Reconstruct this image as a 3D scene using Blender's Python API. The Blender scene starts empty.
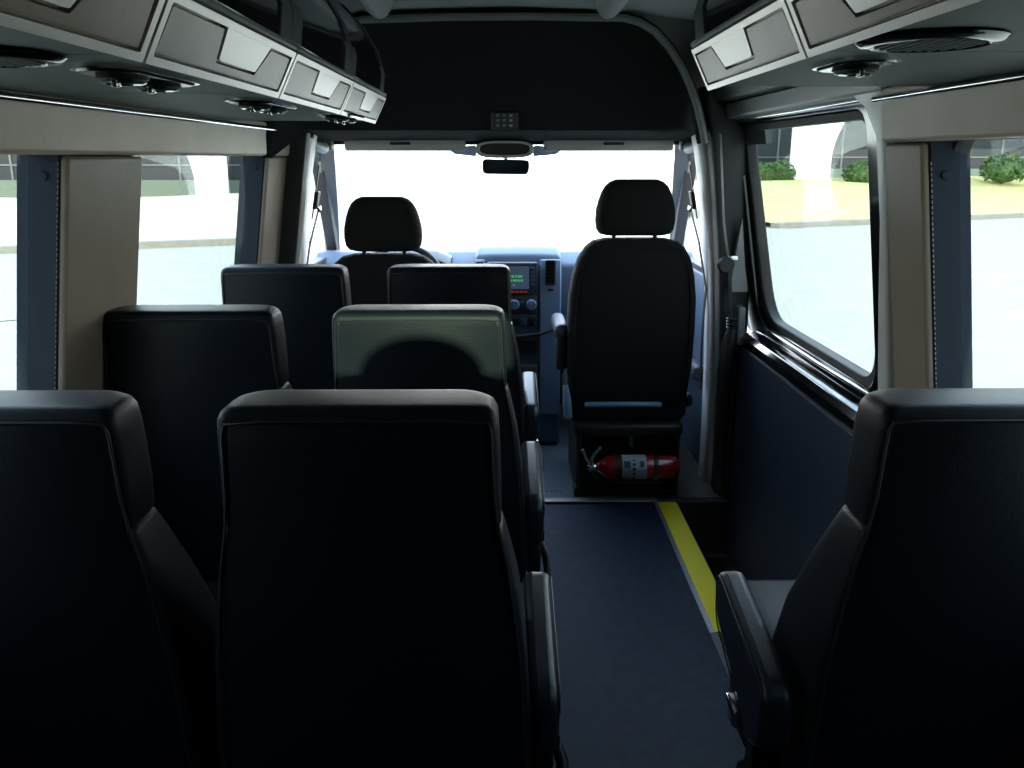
import bpy, bmesh, math, random
from mathutils import Vector, Matrix
random.seed(7)
PI = math.pi
col = bpy.context.scene.collection

# ------------------------------------------------------------------ materials
def mat(name, c, rough=.6, metal=0., spec=.5, bump=0., bscale=60., var=0., vscale=8., coat=0., emit=None, estr=0., dist=.002):
    m = bpy.data.materials.new(name); m.use_nodes = True
    nt = m.node_tree; b = nt.nodes['Principled BSDF']
    b.inputs['Base Color'].default_value = (*c, 1); b.inputs['Roughness'].default_value = rough
    b.inputs['Metallic'].default_value = metal; b.inputs['Specular IOR Level'].default_value = spec
    b.inputs['Coat Weight'].default_value = coat; b.inputs['Coat Roughness'].default_value = .08
    tc = nt.nodes.new('ShaderNodeTexCoord')
    if bump:
        n = nt.nodes.new('ShaderNodeTexNoise'); n.inputs['Scale'].default_value = bscale; n.inputs['Detail'].default_value = 3
        bp = nt.nodes.new('ShaderNodeBump'); bp.inputs['Strength'].default_value = bump; bp.inputs['Distance'].default_value = dist
        nt.links.new(tc.outputs['Object'], n.inputs['Vector']); nt.links.new(n.outputs['Fac'], bp.inputs['Height'])
        nt.links.new(bp.outputs['Normal'], b.inputs['Normal'])
    if var:
        n = nt.nodes.new('ShaderNodeTexNoise'); n.inputs['Scale'].default_value = vscale; n.inputs['Detail'].default_value = 4
        r = nt.nodes.new('ShaderNodeMapRange'); r.inputs['From Min'].default_value = .3; r.inputs['From Max'].default_value = .7
        r.inputs['To Min'].default_value = 1-var; r.inputs['To Max'].default_value = 1+var
        v = nt.nodes.new('ShaderNodeVectorMath'); v.operation = 'SCALE'; v.inputs[0].default_value = c
        nt.links.new(tc.outputs['Object'], n.inputs['Vector']); nt.links.new(n.outputs['Fac'], r.inputs['Value'])
        nt.links.new(r.outputs['Result'], v.inputs['Scale']); nt.links.new(v.outputs['Vector'], b.inputs['Base Color'])
    if emit:
        b.inputs['Emission Color'].default_value = (*emit, 1); b.inputs['Emission Strength'].default_value = estr
    return m

def glass(name, tint, refl=1.45):
    m = bpy.data.materials.new(name); m.use_nodes = True
    nt = m.node_tree; nt.nodes.clear()
    o = nt.nodes.new('ShaderNodeOutputMaterial'); mx = nt.nodes.new('ShaderNodeMixShader')
    t = nt.nodes.new('ShaderNodeBsdfTransparent'); t.inputs['Color'].default_value = (*tint, 1)
    g = nt.nodes.new('ShaderNodeBsdfGlossy'); g.inputs['Roughness'].default_value = .02
    lw = nt.nodes.new('ShaderNodeLayerWeight'); lw.inputs['Blend'].default_value = .5
    pw = nt.nodes.new('ShaderNodeMath'); pw.operation = 'POWER'; pw.inputs[1].default_value = 5
    ma = nt.nodes.new('ShaderNodeMath'); ma.operation = 'MULTIPLY_ADD'; ma.inputs[1].default_value = .6; ma.inputs[2].default_value = .025
    nt.links.new(lw.outputs['Facing'], pw.inputs[0]); nt.links.new(pw.outputs[0], ma.inputs[0])
    nt.links.new(ma.outputs[0], mx.inputs['Fac']); nt.links.new(t.outputs['BSDF'], mx.inputs[1])
    nt.links.new(g.outputs['BSDF'], mx.inputs[2]); nt.links.new(mx.outputs['Shader'], o.inputs['Surface'])
    return m

M = dict(
 leather = mat('seat_leather', (.0058,.0092,.0150), .46, bump=.25, bscale=240, spec=.17, var=.12),
 leather_arm = mat('arm_leather', (.008,.013,.022), .4, bump=.25, bscale=240, spec=.5),
 piping = mat('seat_piping', (.012,.0135,.016), .45),
 cloth = mat('cab_cloth', (.012,.012,.013), .9, bump=.5, bscale=900, spec=.2),
 plastic = mat('black_plastic', (.009,.0095,.011), .5, bump=.15, bscale=300),
 beige = mat('beige_leather', (.62,.51,.405), .42, bump=.3, bscale=170, var=.08, vscale=5, spec=.4),
 beige_dark = mat('taupe_leather', (.27,.22,.172), .44, bump=.3, bscale=170, var=.06, spec=.4),
 reveal = mat('blue_grey_cloth', (.026,.034,.048), .85, bump=.3, bscale=500, spec=.2),
 stitch = mat('pale_stitching', (.55,.54,.5), .7),
 greytrim = mat('grey_trim', (.22,.225,.23), .55, bump=.1, bscale=200),
 silver = mat('silver_trim', (.62,.62,.61), .36, metal=.15, bump=.1, bscale=200),
 bin_face = mat('bin_face_silver', (.84,.77,.69), .33, metal=.6, bump=.12, bscale=180),
 bin_pad = mat('bin_pad_taupe', (.30,.235,.175), .34, metal=.3, bump=.12, bscale=60, var=.08),
 bin_under = mat('bin_underside', (.105,.125,.125), .6, bump=.2, bscale=260),
 gloss = mat('gloss_black', (.006,.006,.007), .12, coat=.5),
 chrome = mat('chrome', (.7,.7,.7), .12, metal=1.),
 ceiling = mat('ceiling_cloth', (.42,.45,.48), .85, bump=.3, bscale=500),
 head = mat('charcoal_headliner', (.022,.0225,.025), .95, bump=.5, bscale=700, spec=.1),
 floor = mat('vinyl_floor', (.009,.018,.041), .55, bump=.35, bscale=90, var=.30, vscale=26, spec=.3),
 cabfloor = mat('cab_rubber', (.055,.07,.095), .55, bump=.2, bscale=120, var=.08),
 alum = mat('aluminium', (.42,.42,.43), .42, metal=.8),
 yellow = mat('yellow_nosing', (.92,.76,.015), .45, bump=.3, bscale=300),
 navy = mat('navy_door_card', (.010,.020,.042), .65, spec=.25, bump=.25, bscale=300, var=.06),
 body = mat('silver_body', (.30,.31,.31), .35, metal=.2, spec=.6),
 pillar = mat('dark_pillar', (.040,.043,.048), .6, bump=.2, bscale=260),
 dash = mat('dash_blue_grey', (.075,.11,.17), .55, bump=.15, bscale=300),
 dash_dark = mat('dash_charcoal', (.05,.056,.07), .5, bump=.1, bscale=200),
 dash_light = mat('dash_light', (.17,.25,.38), .5, bump=.1, bscale=200),
 red = mat('red_paint', (.30,.010,.009), .22, coat=.6),
 white = mat('label_white', (.42,.43,.46), .5),
 ink = mat('label_ink', (.03,.03,.05), .6),
 screen = mat('screen_dark', (.01,.012,.02), .15, emit=(.06,.09,.16), estr=.6),
 green = mat('screen_green', (.02,.2,.04), .4, emit=(.12,.9,.2), estr=.35),
 redglow = mat('screen_red', (.1,.02,.02), .4, emit=(.35,.06,.05), estr=.35),
 rubber = mat('rubber_seal', (.012,.012,.013), .6),
 mirror_glass = mat('mirror_glass', (.30,.42,.62), .06, metal=1.),
 mirror_back = mat('mirror_back', (.03,.028,.03), .4),
 asphalt = mat('pale_asphalt', (.47,.435,.345), .9, bump=.4, bscale=30, var=.07, vscale=1.5, dist=.01),
 kerb = mat('kerb_concrete', (.30,.29,.25), .9, var=.1, vscale=3),
 grass_sunlit = mat('sunlit_dry_grass', (.80,.74,.56), .95, bump=.6, bscale=14, var=.10, vscale=1.2, dist=.05),  # dry grass lightened: sunlight on the left slope put into the colour
 grass = mat('dry_grass', (.64,.58,.25), .95, bump=.6, bscale=14, var=.14, vscale=1.2, dist=.05),
 leaf = mat('bush_leaf', (.055,.12,.03), .6, var=.4, vscale=20),
 concrete = mat('white_concrete', (.85,.84,.80), .8, var=.03),
 darkwall = mat('dark_facade', (.035,.045,.055), .5, var=.2, vscale=.6),
 facade_line = mat('facade_line', (.22,.24,.25), .6),
 lowwall = mat('green_low_wall', (.20,.26,.22), .8, var=.1),
 bark = mat('bark', (.10,.07,.05), .9),
 tint = glass('tinted_glass', (.66,.69,.675)),
 beam_tint = glass('green_beam_glass', (.80,.92,.80)),  # for the added rear pane, turns the sun beam green
 clear = glass('clear_glass', (.97,.98,.975)),
)

# ------------------------------------------------------------------ helpers
def link(o, parent=None):
    col.objects.link(o)
    if parent: o.parent = parent
    return o
def tag(o, label=None, cat=None, group=None, kind=None):
    if label: o['label'] = label
    if cat: o['category'] = cat
    if group: o['group'] = group
    if kind: o['kind'] = kind
    return o
def empty(name, loc, label, cat, group=None, rz=0):
    o = bpy.data.objects.new(name, None); o.empty_display_size = .05
    o.location = loc; o.rotation_euler = (0, 0, rz); link(o)
    return tag(o, label, cat, group)

class MB:
    def __init__(s): s.bm = bmesh.new()
    def box(s, x0, x1, y0, y1, z0, z1, bev=0, rot=None, piv=None):
        r = bmesh.ops.create_cube(s.bm, size=1)
        vs = r['verts']
        for v in vs:
            v.co = Vector(((x0+x1)/2+v.co.x*(x1-x0), (y0+y1)/2+v.co.y*(y1-y0), (z0+z1)/2+v.co.z*(z1-z0)))
        if bev:
            es = list({e for v in vs for e in v.link_edges})
            rr = bmesh.ops.bevel(s.bm, geom=es, offset=bev, segments=3, profile=.5, affect='EDGES')
            vs = list({v for v in rr['verts']} | {v for v in vs if v.is_valid})
        if rot:
            c = Vector(piv) if piv else Vector(((x0+x1)/2, (y0+y1)/2, (z0+z1)/2))
            bmesh.ops.rotate(s.bm, verts=vs, cent=c, matrix=rot)
        return s
    def loft(s, rings, closed=True, cap=True):
        R = [[s.bm.verts.new(p) for p in r] for r in rings]
        n = len(R[0])
        for a, b in zip(R, R[1:]):
            for i in range(n if closed else n-1):
                j = (i+1) % n
                try: s.bm.faces.new((a[i], a[j], b[j], b[i]))
                except ValueError: pass
        if cap and closed:
            s.bm.faces.new(R[0][::-1]); s.bm.faces.new(R[-1])
        return s
    def tube(s, pts, r, n=10, cap=True):
        pts = [Vector(p) for p in pts]; rings = []
        rr = r if isinstance(r, (list, tuple)) else [r]*len(pts)
        up = None
        for i, p in enumerate(pts):
            t = (pts[min(i+1, len(pts)-1)]-pts[max(i-1, 0)]).normalized()
            if up is None:
                up = Vector((0,0,1)) if abs(t.z) < .9 else Vector((1,0,0))
            a = t.cross(up).normalized(); b = a.cross(t).normalized(); up = b
            rings.append([p+(a*math.cos(2*PI*k/n)+b*math.sin(2*PI*k/n))*rr[i] for k in range(n)])
        return s.loft(rings, cap=cap)
    def lathe(s, prof, c, axis='Z', n=24):
        rings = []
        for r, h in prof:
            ring = []
            for k in range(n):
                a = 2*PI*k/n; u, v = r*math.cos(a), r*math.sin(a)
                ring.append({'Z': (c[0]+u, c[1]+v, c[2]+h), 'Y': (c[0]+u, c[1]+h, c[2]+v), 'X': (c[0]+h, c[1]+u, c[2]+v)}[axis])
            rings.append(ring)
        return s.loft(rings)
    def prism(s, poly, fn0, fn1):
        """poly: list of (u,v); fn0/fn1 map (u,v)->3d for both faces"""
        return s.loft([[fn0(u, v) for u, v in poly], [fn1(u, v) for u, v in poly]])
    def ring(s, outer, inner, fn0, fn1):
        n = len(outer)
        L = [[s.bm.verts.new(f(u, v)) for u, v in P] for f, P in ((fn0, outer), (fn0, inner), (fn1, inner), (fn1, outer))]
        for a in range(4):
            A, B = L[a], L[(a+1) % 4]
            for i in range(n):
                j = (i+1) % n
                s.bm.faces.new((A[i], A[j], B[j], B[i]))
        return s
    def build(s, name, m, parent=None, smooth=True, bev=0, sub=0, angle=40):
        bmesh.ops.remove_doubles(s.bm, verts=s.bm.verts, dist=1e-5)
        bmesh.ops.recalc_face_normals(s.bm, faces=s.bm.faces)
        me = bpy.data.meshes.new(name); s.bm.to_mesh(me); s.bm.free()
        if isinstance(m, (list, tuple)):
            for q in m: me.materials.append(q)
        else: me.materials.append(m)
        if smooth:
            for p in me.polygons: p.use_smooth = True
            me.set_sharp_from_angle(angle=math.radians(angle))
        o = link(bpy.data.objects.new(name, me), parent)
        if bev:
            b = o.modifiers.new('bevel', 'BEVEL'); b.width = bev; b.segments = 3; b.limit_method = 'ANGLE'; b.angle_limit = math.radians(35)
        if sub:
            b = o.modifiers.new('sub', 'SUBSURF'); b.levels = sub; b.render_levels = sub
        return o

def rrect(x0, x1, y0, y1, r, n=6):
    """rounded rectangle; r a number or four radii (x1y1, x0y1, x0y0, x1y0)"""
    if not isinstance(r, (list, tuple)): r = [r]*4
    out = []
    for (cx, cy, a0), q in zip(((x1, y1, 0), (x0, y1, 90), (x0, y0, 180), (x1, y0, 270)), r):
        ox = cx-q if cx == x1 else cx+q; oy = cy-q if cy == y1 else cy+q
        for k in range(n+1):
            a = math.radians(a0+90*k/n); out.append((ox+q*math.cos(a), oy+q*math.sin(a)))
    return out
def rquad(P, r, n=6):
    """rounded polygon through corners P (u,v)"""
    out = []; N = len(P)
    for i in range(N):
        p = Vector(P[i]); a = (Vector(P[i-1])-p).normalized(); b = (Vector(P[(i+1) % N])-p).normalized()
        q = r[i] if isinstance(r, (list, tuple)) else r
        s, e = p+a*q, p+b*q
        for k in range(n+1):
            t = k/n; out.append(tuple(s*(1-t)**2+p*2*t*(1-t)+e*t*t))
    return out

# wall shape: inner face x as a function of height
def wx(z):
    if z > 1.456: return .90-.15*(z-1.456)
    return .90+.15*min(1.456-z, .62)
def wf(s, off):                       # (y,z) -> point on the wall, off = distance outwards
    return lambda y, z: (s*(wx(z)+off), y, z)
def slab(mb, s, y0, y1, zs, o0, o1):  # strip of wall between y0,y1 following the wall curve
    zs = list(zs)
    rings = []
    for y in (y0, y1):
        rings.append([(s*(wx(z)+o0), y, z) for z in zs]+[(s*(wx(z)+o1), y, z) for z in reversed(zs)])
    mb.loft(rings); return mb
def fr(a, b, n): return [a+(b-a)*i/n for i in range(n+1)]

# ------------------------------------------------------------------ floor
tag(MB().box(-1.02, .66, -1.0, 3.44, -.04, 0).box(.66, 1.02, -1.0, 2.05, -.04, 0).build('floor', M['floor'], smooth=False), kind='structure')
mb = MB().box(-1.02, 1.02, 3.452, 4.95, -.04, .006)
for k in range(26):                                # ribs of the rubber mat
    x = -.26+.02*k
    mb.box(x, x+.009, 3.55, 4.75, .006, .010)
tag(mb.build('floor', M['cabfloor'], smooth=False), kind='structure')
tag(MB().box(-.30, .66, 3.425, 3.465, .0065, .013, bev=.002).build('trim_1', M['alum']), kind='structure')
# step well
mb = MB().box(.72, 1.02, 2.05, 3.44, -.30, -.26).box(.66, .68, 2.05, 3.44, -.26, -.04).box(.72, 1.02, 3.44, 3.46, -.26, .0).box(.72, 1.02, 2.03, 2.05, -.26, -.04)
tag(mb.build('floor', M['plastic'], smooth=False), kind='structure')
# yellow nosing
t = empty('step_nosing', (.66, 2.05, 0), 'bright yellow anti-slip nosing strip along the aisle edge of the step well', 'step edge')
MB().prism([(0, 0), (.085, 0), (.085, -.035), (.078, -.035), (.078, .006), (.0, .006)], lambda u, v: (u, .33, v), lambda u, v: (u, 1.38, v)).build('yellow_strip', M['yellow'], t, smooth=False)
MB().prism([(-.016, 0), (.0, 0), (.0, .007), (-.016, .004)], lambda u, v: (u, .33, v), lambda u, v: (u, 1.38, v)).build('edge_rail', M['alum'], t, smooth=False)
MB().prism([(-.016, 0), (.085, 0), (.085, .012), (.0, .012)], lambda u, v: (u, 0, v), lambda u, v: (u, .325, v)).build('black_end_piece', M['plastic'], t, smooth=False)

# ------------------------------------------------------------------ side walls
ZT = 1.456; ZV = 1.575; DR = .028          # the right side sits slightly higher
def dr(s): return DR if s > 0 else 0
def wall(s, name):
    mb = MB()
    lowz = [0, .3, .6, .80] if s < 0 else [0, .3, .6, .80]
    ends = [(-1.0, 3.60)] if s < 0 else [(-1.0, 2.08)]
    for a, b in ends: slab(mb, s, a, b, lowz, 0, .06)
    # outer skin between / above windows
    slab(mb, s, -1.0, .72, [.80, 1.1, ZT+dr(s)], .0, .06)
    if s < 0:
        slab(mb, s, 1.80, 2.16, [.80, 1.1, ZT], .01, .06)
        slab(mb, s, 3.32, 3.60, [.80, 1.1, ZT], .01, .06)
        slab(mb, s, -1.0, 3.60, [ZT, ZV, 1.95], .01, .06)
    else:
        slab(mb, s, 1.875, 2.08, [.80, 1.1, ZT+DR], .01, .06)
        slab(mb, s, -1.0, 2.08, [ZT+DR, ZV+DR, 1.95], .01, .06)
        slab(mb, s, 2.08, 3.60, [1.70, 1.95], .01, .06)
    return tag(mb.build(name, M['navy'], smooth=False), kind='structure')
wall(-1, 'wall_left'); wall(1, 'wall_right')

def stitch_line(parent, s, y, off, z0, z1):
    mb = MB(); z = z0
    while z < z1:
        x = s*(wx(z)+off)
        mb.tube([(x, y, z), (s*(wx(z+.007)+off), y, z+.007)], .0012, n=5); z += .0115
    mb.build('stitching', M['stitch'] if s > 0 else M['beige_dark'], parent, smooth=False)
def reveal(s, y, parent):             # window reveal facing the rear, at the front end of a window
    mb = MB(); zs = fr(.80, ZT+dr(s), 6)
    rings = []
    for (o, yy) in ((0, y+.004), (.004, y-.002), (.09, y+.004), (.09, y+.02), (0, y+.02)):
        rings.append([(s*(wx(z)+o), yy, z) for z in zs])
    mb.loft([list(r) for r in zip(*rings)])
    mb.build('reveal', M['reveal'], parent)
    MB().lathe([(.0, 0), (.008, 0), (.010, .003), (.008, .006)], (s*(wx(1.40)+.03), y-.006, 1.415), 'Y', 16).build('screw_cap', M['reveal'], parent)
def pillar_trim(n, s, y0, y1, m=None, stitch=True):
    o = tag(slab(MB(), s, y0+.004, y1, fr(.78, ZT-.003+dr(s), 8), -.014, .01).build('trim_%d' % n, m or M['beige_dark'], bev=.008), kind='structure')
    reveal(s, y0, o)
    if stitch: stitch_line(o, s, y0-.001, .004, .86, ZT-.02)
    return o
pillar_trim(2, -1, 1.79, 2.165)
pillar_trim(3, -1, 3.31, 3.60, stitch=False)
pillar_trim(4, 1, 1.86, 2.045)
# beige valance above the windows with thin chrome bead
def valance(n, s, y0, y1):
    o = tag(slab(MB(), s, y0, y1, fr(ZT+dr(s), ZV+dr(s), 4), -.022, .01).build('trim_%d' % n, M['beige'], bev=.01), kind='structure')
    MB().tube([(s*(wx(ZV)-.034), yy, ZV+dr(s)-.024) for yy in (y0, (y0+y1)/2, y1)], .0075).build('bright_bead', M['chrome'], o)
    return o
valance(5, -1, -1.0, 3.60); valance(6, 1, -1.0, 2.045)
# windows
def win(n, s, y0, y1, z0, z1):
    o = tag(slab(MB(), s, y0, y1, fr(z0, z1, 4), .062, .066).build('window_%d' % n, M['tint'], smooth=False), kind='structure')
    mb = MB(); rc = rrect(y0, y1, z0, z1, .05); ri = rrect(y0+.012, y1-.006, z0+.02, z1-.01, .04)
    mb.ring(rc, ri, wf(s, .055), wf(s, .09)).build('rubber_seal', M['rubber'], o)
win(1, -1, .70, 1.80, .78, 1.50); win(2, -1, 2.14, 3.33, .78, 1.50); win(3, 1, .70, 1.87, .78, 1.50)
# back end of the van (behind the camera): wall with an invented slot that shapes the sun beam
mb = MB()
for x0, x1, z0, z1 in ((-1.05, 1.05, -.04, 1.60), (-1.05, -.42, 1.60, 1.785), (.02, 1.05, 1.60, 1.785), (-1.05, 1.05, 1.785, 2.06)):
    mb.box(x0, x1, -1.06, -1.0, z0, z1)
tag(mb.build('wall_rear', M['pillar'], smooth=False), kind='structure')
tag(MB().box(-.42, .02, -1.035, -1.03, 1.6, 1.785).build('window_7', M['beam_tint'], smooth=False), kind='structure')  # added pane in the slot, lets the beam reach the second-row seat
tag(MB().prism([(-.2+.15*math.cos(q), 1.59+.10*math.sin(q)) for q in fr(0, PI, 16)], lambda u, v: (u, -1.01, v), lambda u, v: (u, -.96, v)).build('trim_21', M['plastic']), kind='structure')  # unseen hump, invented to cast the arc shadow on the second-row seat

# ------------------------------------------------------------------ ceiling
mb = MB()
prof = [(-.83, 1.86), (-.74, 1.925), (-.5, 1.95), (0, 1.965), (.5, 1.95), (.74, 1.925), (.83, 1.86)]
mb.loft([[(x, y, z) for x, z in prof]+[(x, y, z+.04) for x, z in reversed(prof)] for y in (-1.0, 3.3)])
tag(mb.build('ceiling', M['ceiling'], smooth=True), kind='structure')
for i, x in enumerate((-.415, .345)):
    mb = MB(); rings = []
    for y, k in ((-.9, 1), (3.0, 1), (3.06, .93), (3.10, .7), (3.12, .3)):
        rings.append([(x+.048*k*math.cos(a), y, 1.965-.072*k*math.sin(a)) for a in fr(0, PI, 10)])
    mb.loft(rings)
    tag(mb.build('trim_%d' % (7+i), M['silver']), kind='structure')

# cab bulkhead / overhead shelf, dark upholstery
arch = [(-.885, 1.45), (-.86, 1.56), (-.80, 1.70), (-.74, 1.79), (-.67, 1.86), (-.60, 1.895), (-.50, 1.918), (-.2, 1.928), (.1, 1.93), (.42, 1.925), (.475, 1.912), (.53, 1.882), (.585, 1.828), (.63, 1.765), (.665, 1.70), (.695, 1.63), (.715, 1.56), (.73, 1.50)]
def blend(P, Q, t): return [(p[0]*(1-t)+q[0]*t, p[1]*(1-t)+q[1]*t, p[2]*(1-t)+q[2]*t) for p, q in zip(P, Q)]
A0 = [(x, 3.22, z) for x, z in arch]
A1 = [(x*.97, 3.36, max(z-.02, 1.49)) for x, z in arch]
xs = fr(-.80, .82, len(arch)-1)
A2 = [(x, 3.52, 1.555) for x in xs]
A3 = [(x, 3.88, 1.520) for x in xs]
A1 = [(x*.985, 3.30, z) for x, z in arch]
mid = [(a[0]*.55+b[0]*.45, 3.46, a[2]*.5+b[2]*.5) for a, b in zip(A1, A2)]
mb = MB(); rows = [A0, A1, mid, A2, A3]
mb.loft(rows, closed=False, cap=False)
o = mb.build('trim_9', M['head'], smooth=True); tag(o, kind='structure')
sm = o.modifiers.new('solid', 'SOLIDIFY'); sm.thickness = .02; sm.offset = 1
# grey arch moulding
mb = MB().tube([(x, 3.215, z) for x, z in arch[2:]], .013, n=8)
tag(mb.build('trim_10', M['greytrim']), kind='structure')
# outer roof skin in front so no light leaks round the shelf
mb = MB()
mb.loft([[(x, 3.25, z+.05) for x, z in prof], [(x*1.02, 3.6, z-.08) for x, z in prof], [(x*1.03, 4.0, 1.60-abs(x)*.02) for x, z in prof], [(x*1.0, 4.02, 1.515) for x, z in prof]], closed=False, cap=False)
o = mb.build('ceiling', M['body']); tag(o, kind='structure')
# cab side skin above doors
for i, s in enumerate((-1, 1)):
    mb = MB()
    mb.loft([[(s*.98, 3.3, 1.50), (s*.97, 4.0, 1.50)], [(s*.93, 3.3, 1.75), (s*.90, 4.0, 1.62)], [(s*.80, 3.3, 1.96), (s*.83, 3.9, 1.68)]], closed=False, cap=False)
    o = mb.build('trim_%d' % (11+i), M['pillar']); tag(o, kind='structure')

# header rail with visors over the windscreen
def header(n):
    P = [(-.84, 1.505), (.84, 1.505), (.84, 1.56), (-.84, 1.56)]
    o = tag(MB().prism(P, lambda u, v: (u, 3.90, v+.005), lambda u, v: (u, 4.02, v)).build('trim_%d' % n, M['head'], bev=.01), kind='structure')
    return o
header(13)
for s, x0, x1, lab in ((-1, -.70, -.17, 'grey folded sun visor above the driver side of the windscreen'), (1, .17, .74, 'grey folded sun visor above the passenger side of the windscreen')):
    v = empty('sun_visor', ((x0+x1)/2, 3.86, 1.50), lab, 'sun visor', 'folded sun visors over the windscreen')
    h = (x1-x0)/2
    MB().box(-h, h, -.012, .012, -.022, .035, bev=.011).build('visor_panel', M['silver'], v)
    MB().box(.02*s-.045, .02*s+.045, -.02, -.008, .004, .016, bev=.004).build('visor_clip', M['pillar'], v)
    MB().tube([(s*h*.9, 0, .03), (s*(h+.02), .01, .035), (s*(h+.05), .03, .045)], .007).build('hinge_arm', M['greytrim'], v)
# corner covers at the ends of the header (pale curved handles)
for s, x in ((-1, -.785), (1, .80)):
    t = empty('windscreen_grip', (x, 3.80, 1.50), 'pale curved grab handle at the %s upper corner of the windscreen' % ('left' if s < 0 else 'right'), 'grab handle', 'windscreen corner grab handles')
    MB().tube([(0, .08, .0), (s*.0, .03, -.012), (s*.02, -.05, .0), (s*.045, -.16, .05), (s*.05, -.22, .10)], [.02, .022, .02, .016, .012]).build('grip', M['silver'], t)
    MB().box(-.03, .03, .05, .11, -.02, .03, bev=.01).build('mount', M['greytrim'], t)

# dome console on the header, mirror, switch label
t = empty('overhead_console', (.0, 3.83, 1.485), 'rounded overhead console with pale rim above the rear-view mirror', 'overhead console')
ell = lambda a, b, cx, cz: [(cx+a*math.copysign(abs(math.cos(q))**.6, math.cos(q)), cz+b*math.copysign(abs(math.sin(q))**.7, math.sin(q))) for q in fr(0, 2*PI, 40)[:-1]]
MB().ring(ell(.125, .036, 0, 0), ell(.108, .024, 0, .002), lambda u, v: (u, -.03, v), lambda u, v: (u, .02, v)).build('rim', M['silver'], t, bev=.004)
MB().prism(ell(.11, .026, 0, .002), lambda u, v: (u, -.012, v), lambda u, v: (u, .02, v)).build('lens', M['mirror_back'], t)
MB().prism(ell(.128, .038, 0, .001), lambda u, v: (u, .02, v), lambda u, v: (u, .10, v)).build('housing', M['head'], t)
t = empty('rear_view_mirror', (.005, 4.02, 1.412), 'small dark rear-view mirror with blue reflection hanging below the overhead console', 'mirror')
MB().prism(rquad([(-.108, -.034), (.104, -.038), (.112, .030), (-.110, .036)], .022), lambda u, v: (u, 0, v), lambda u, v: (u*.86, .03, v*.8)).build('housing', M['mirror_back'], t, bev=.004)
MB().prism(rquad([(-.100, -.028), (.096, -.031), (.104, .024), (-.102, .030)], .018), lambda u, v: (u, -.003, v), lambda u, v: (u, .001, v)).build('mirror_glass', M['mirror_glass'], t)
MB().tube([(0, .02, .02), (0, .035, .06), (0, .05, .10)], [.010, .009, .014]).build('stalk', M['mirror_back'], t)
# panel of switches on the bulkhead
t = empty('switch_panel', (0.0, 3.498, 1.590), 'small dark switch panel with fine pale markings on the headliner above the mirror', 'switch panel')
MB().box(-.055, .055, -.008, .006, -.032, .034, bev=.004).build('plate', M['pillar'], t)
mb = MB()
for i in range(3):
    for j in range(3): mb.box(-.035+.026*i, -.02+.026*i, -.0105, -.008, -.022+.019*j, -.012+.019*j, bev=.001)
mb.build('buttons', M['greytrim'], t)
mb = MB()
for j in range(3): mb.lathe([(.0055, 0), (.006, -.003), (.003, -.003)], (.024, -.008, -.018+.019*j), 'Y', 12)
mb.build('dots', M['white'], t)
for xa in (-.05, .034, .044): MB().box(xa, xa+.0013, -.0095, -.008, -.028, .03).build('line', M['greytrim'], t)

# ------------------------------------------------------------------ windscreen, pillars, front doors
def quad(mb, a, b, c, d, th):
    n = (Vector(b)-Vector(a)).cross(Vector(d)-Vector(a)).normalized()*th
    P = [Vector(p) for p in (a, b, c, d)]
    return mb.loft([P, [p+n for p in P]])
tag(quad(MB(), (-.80, 4.0, 1.515), (.80, 4.0, 1.515), (.96, 4.95, .90), (-.96, 4.95, .90), .005).build('window_4', M['clear'], smooth=False), kind='structure')
for i, s in enumerate((-1, 1)):
    mb = MB(); path = [(s*.775, 3.96, 1.53), (s*.83, 4.25, 1.37), (s*.885, 4.55, 1.17), (s*.95, 4.88, .92)]
    rings = []
    for x, y, z in path:
        rings.append([(x-s*.022, y-.03, z), (x+s*.05, y-.075, z-.01), (x+s*.075, y, z), (x+s*.02, y+.03, z+.01)])
    mb.loft(rings)
    tag(mb.build('trim_%d' % (14+i), M['greytrim'], bev=.01), kind='structure')
# grey shaded band at the top of the windscreen round the mirror
wsf = lambda o: (lambda u, v: (u, 4.0+(1.515-v)*1.545+o, v))
for i_, P_ in enumerate(([(-.27, 1.497), (-.13, 1.505), (-.13, 1.455), (-.23, 1.465)], [(.13, 1.505), (.27, 1.497), (.24, 1.465), (.13, 1.455)])):
    tag(MB().prism(rquad(P_, .01), wsf(-.022), wsf(-.018)).build('trim_%d' % (23+i_), M['greytrim']), kind='structure')
# B pillars
for i, s in enumerate((-1, 1)):
    mb = MB(); rings = []
    for z, xi in ((0.02, .90), (.25, .90), (.5, .895), (.8, .885), (1.0, .868), (1.2, .842), (1.36, .82), (1.48, .797), (1.60, .77), (1.72, .74)):
        q = rrect(xi, 1.0, 3.60, 3.74, [.03, .025, .03, .01], 4)
        rings.append([(s*u, v, z) for u, v in q])
    mb.loft(rings)
    o = tag(mb.build('trim_%d' % (16+i), [M['silver']], angle=60), kind='structure')
# dark rear face of the B pillar on the left, dark post on the right
tag(slab(MB(), -1, 3.585, 3.599, fr(.5, 1.6, 6), -.085, .06).build('trim_18', M['pillar'], bev=.004), kind='structure')
mb = MB(); rings = []
for z, xi, xo in ((-.25, .93, 1.02), (.15, .93, 1.02), (.5, .915, 1.02), (.8, .90, 1.02), (1.0, .885, 1.01), (1.2, .862, 1.0), (1.4, .838, .99), (1.56, .81, .97), (1.72, .775, .95)):
    rings.append([(u, v, z) for u, v in rrect(xi, xo, 3.50, 3.60, [.01, .01, .02, .01], 3)])
mb.loft(rings); tag(mb.build('trim_19', M['pillar'], angle=50), kind='structure')
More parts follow.
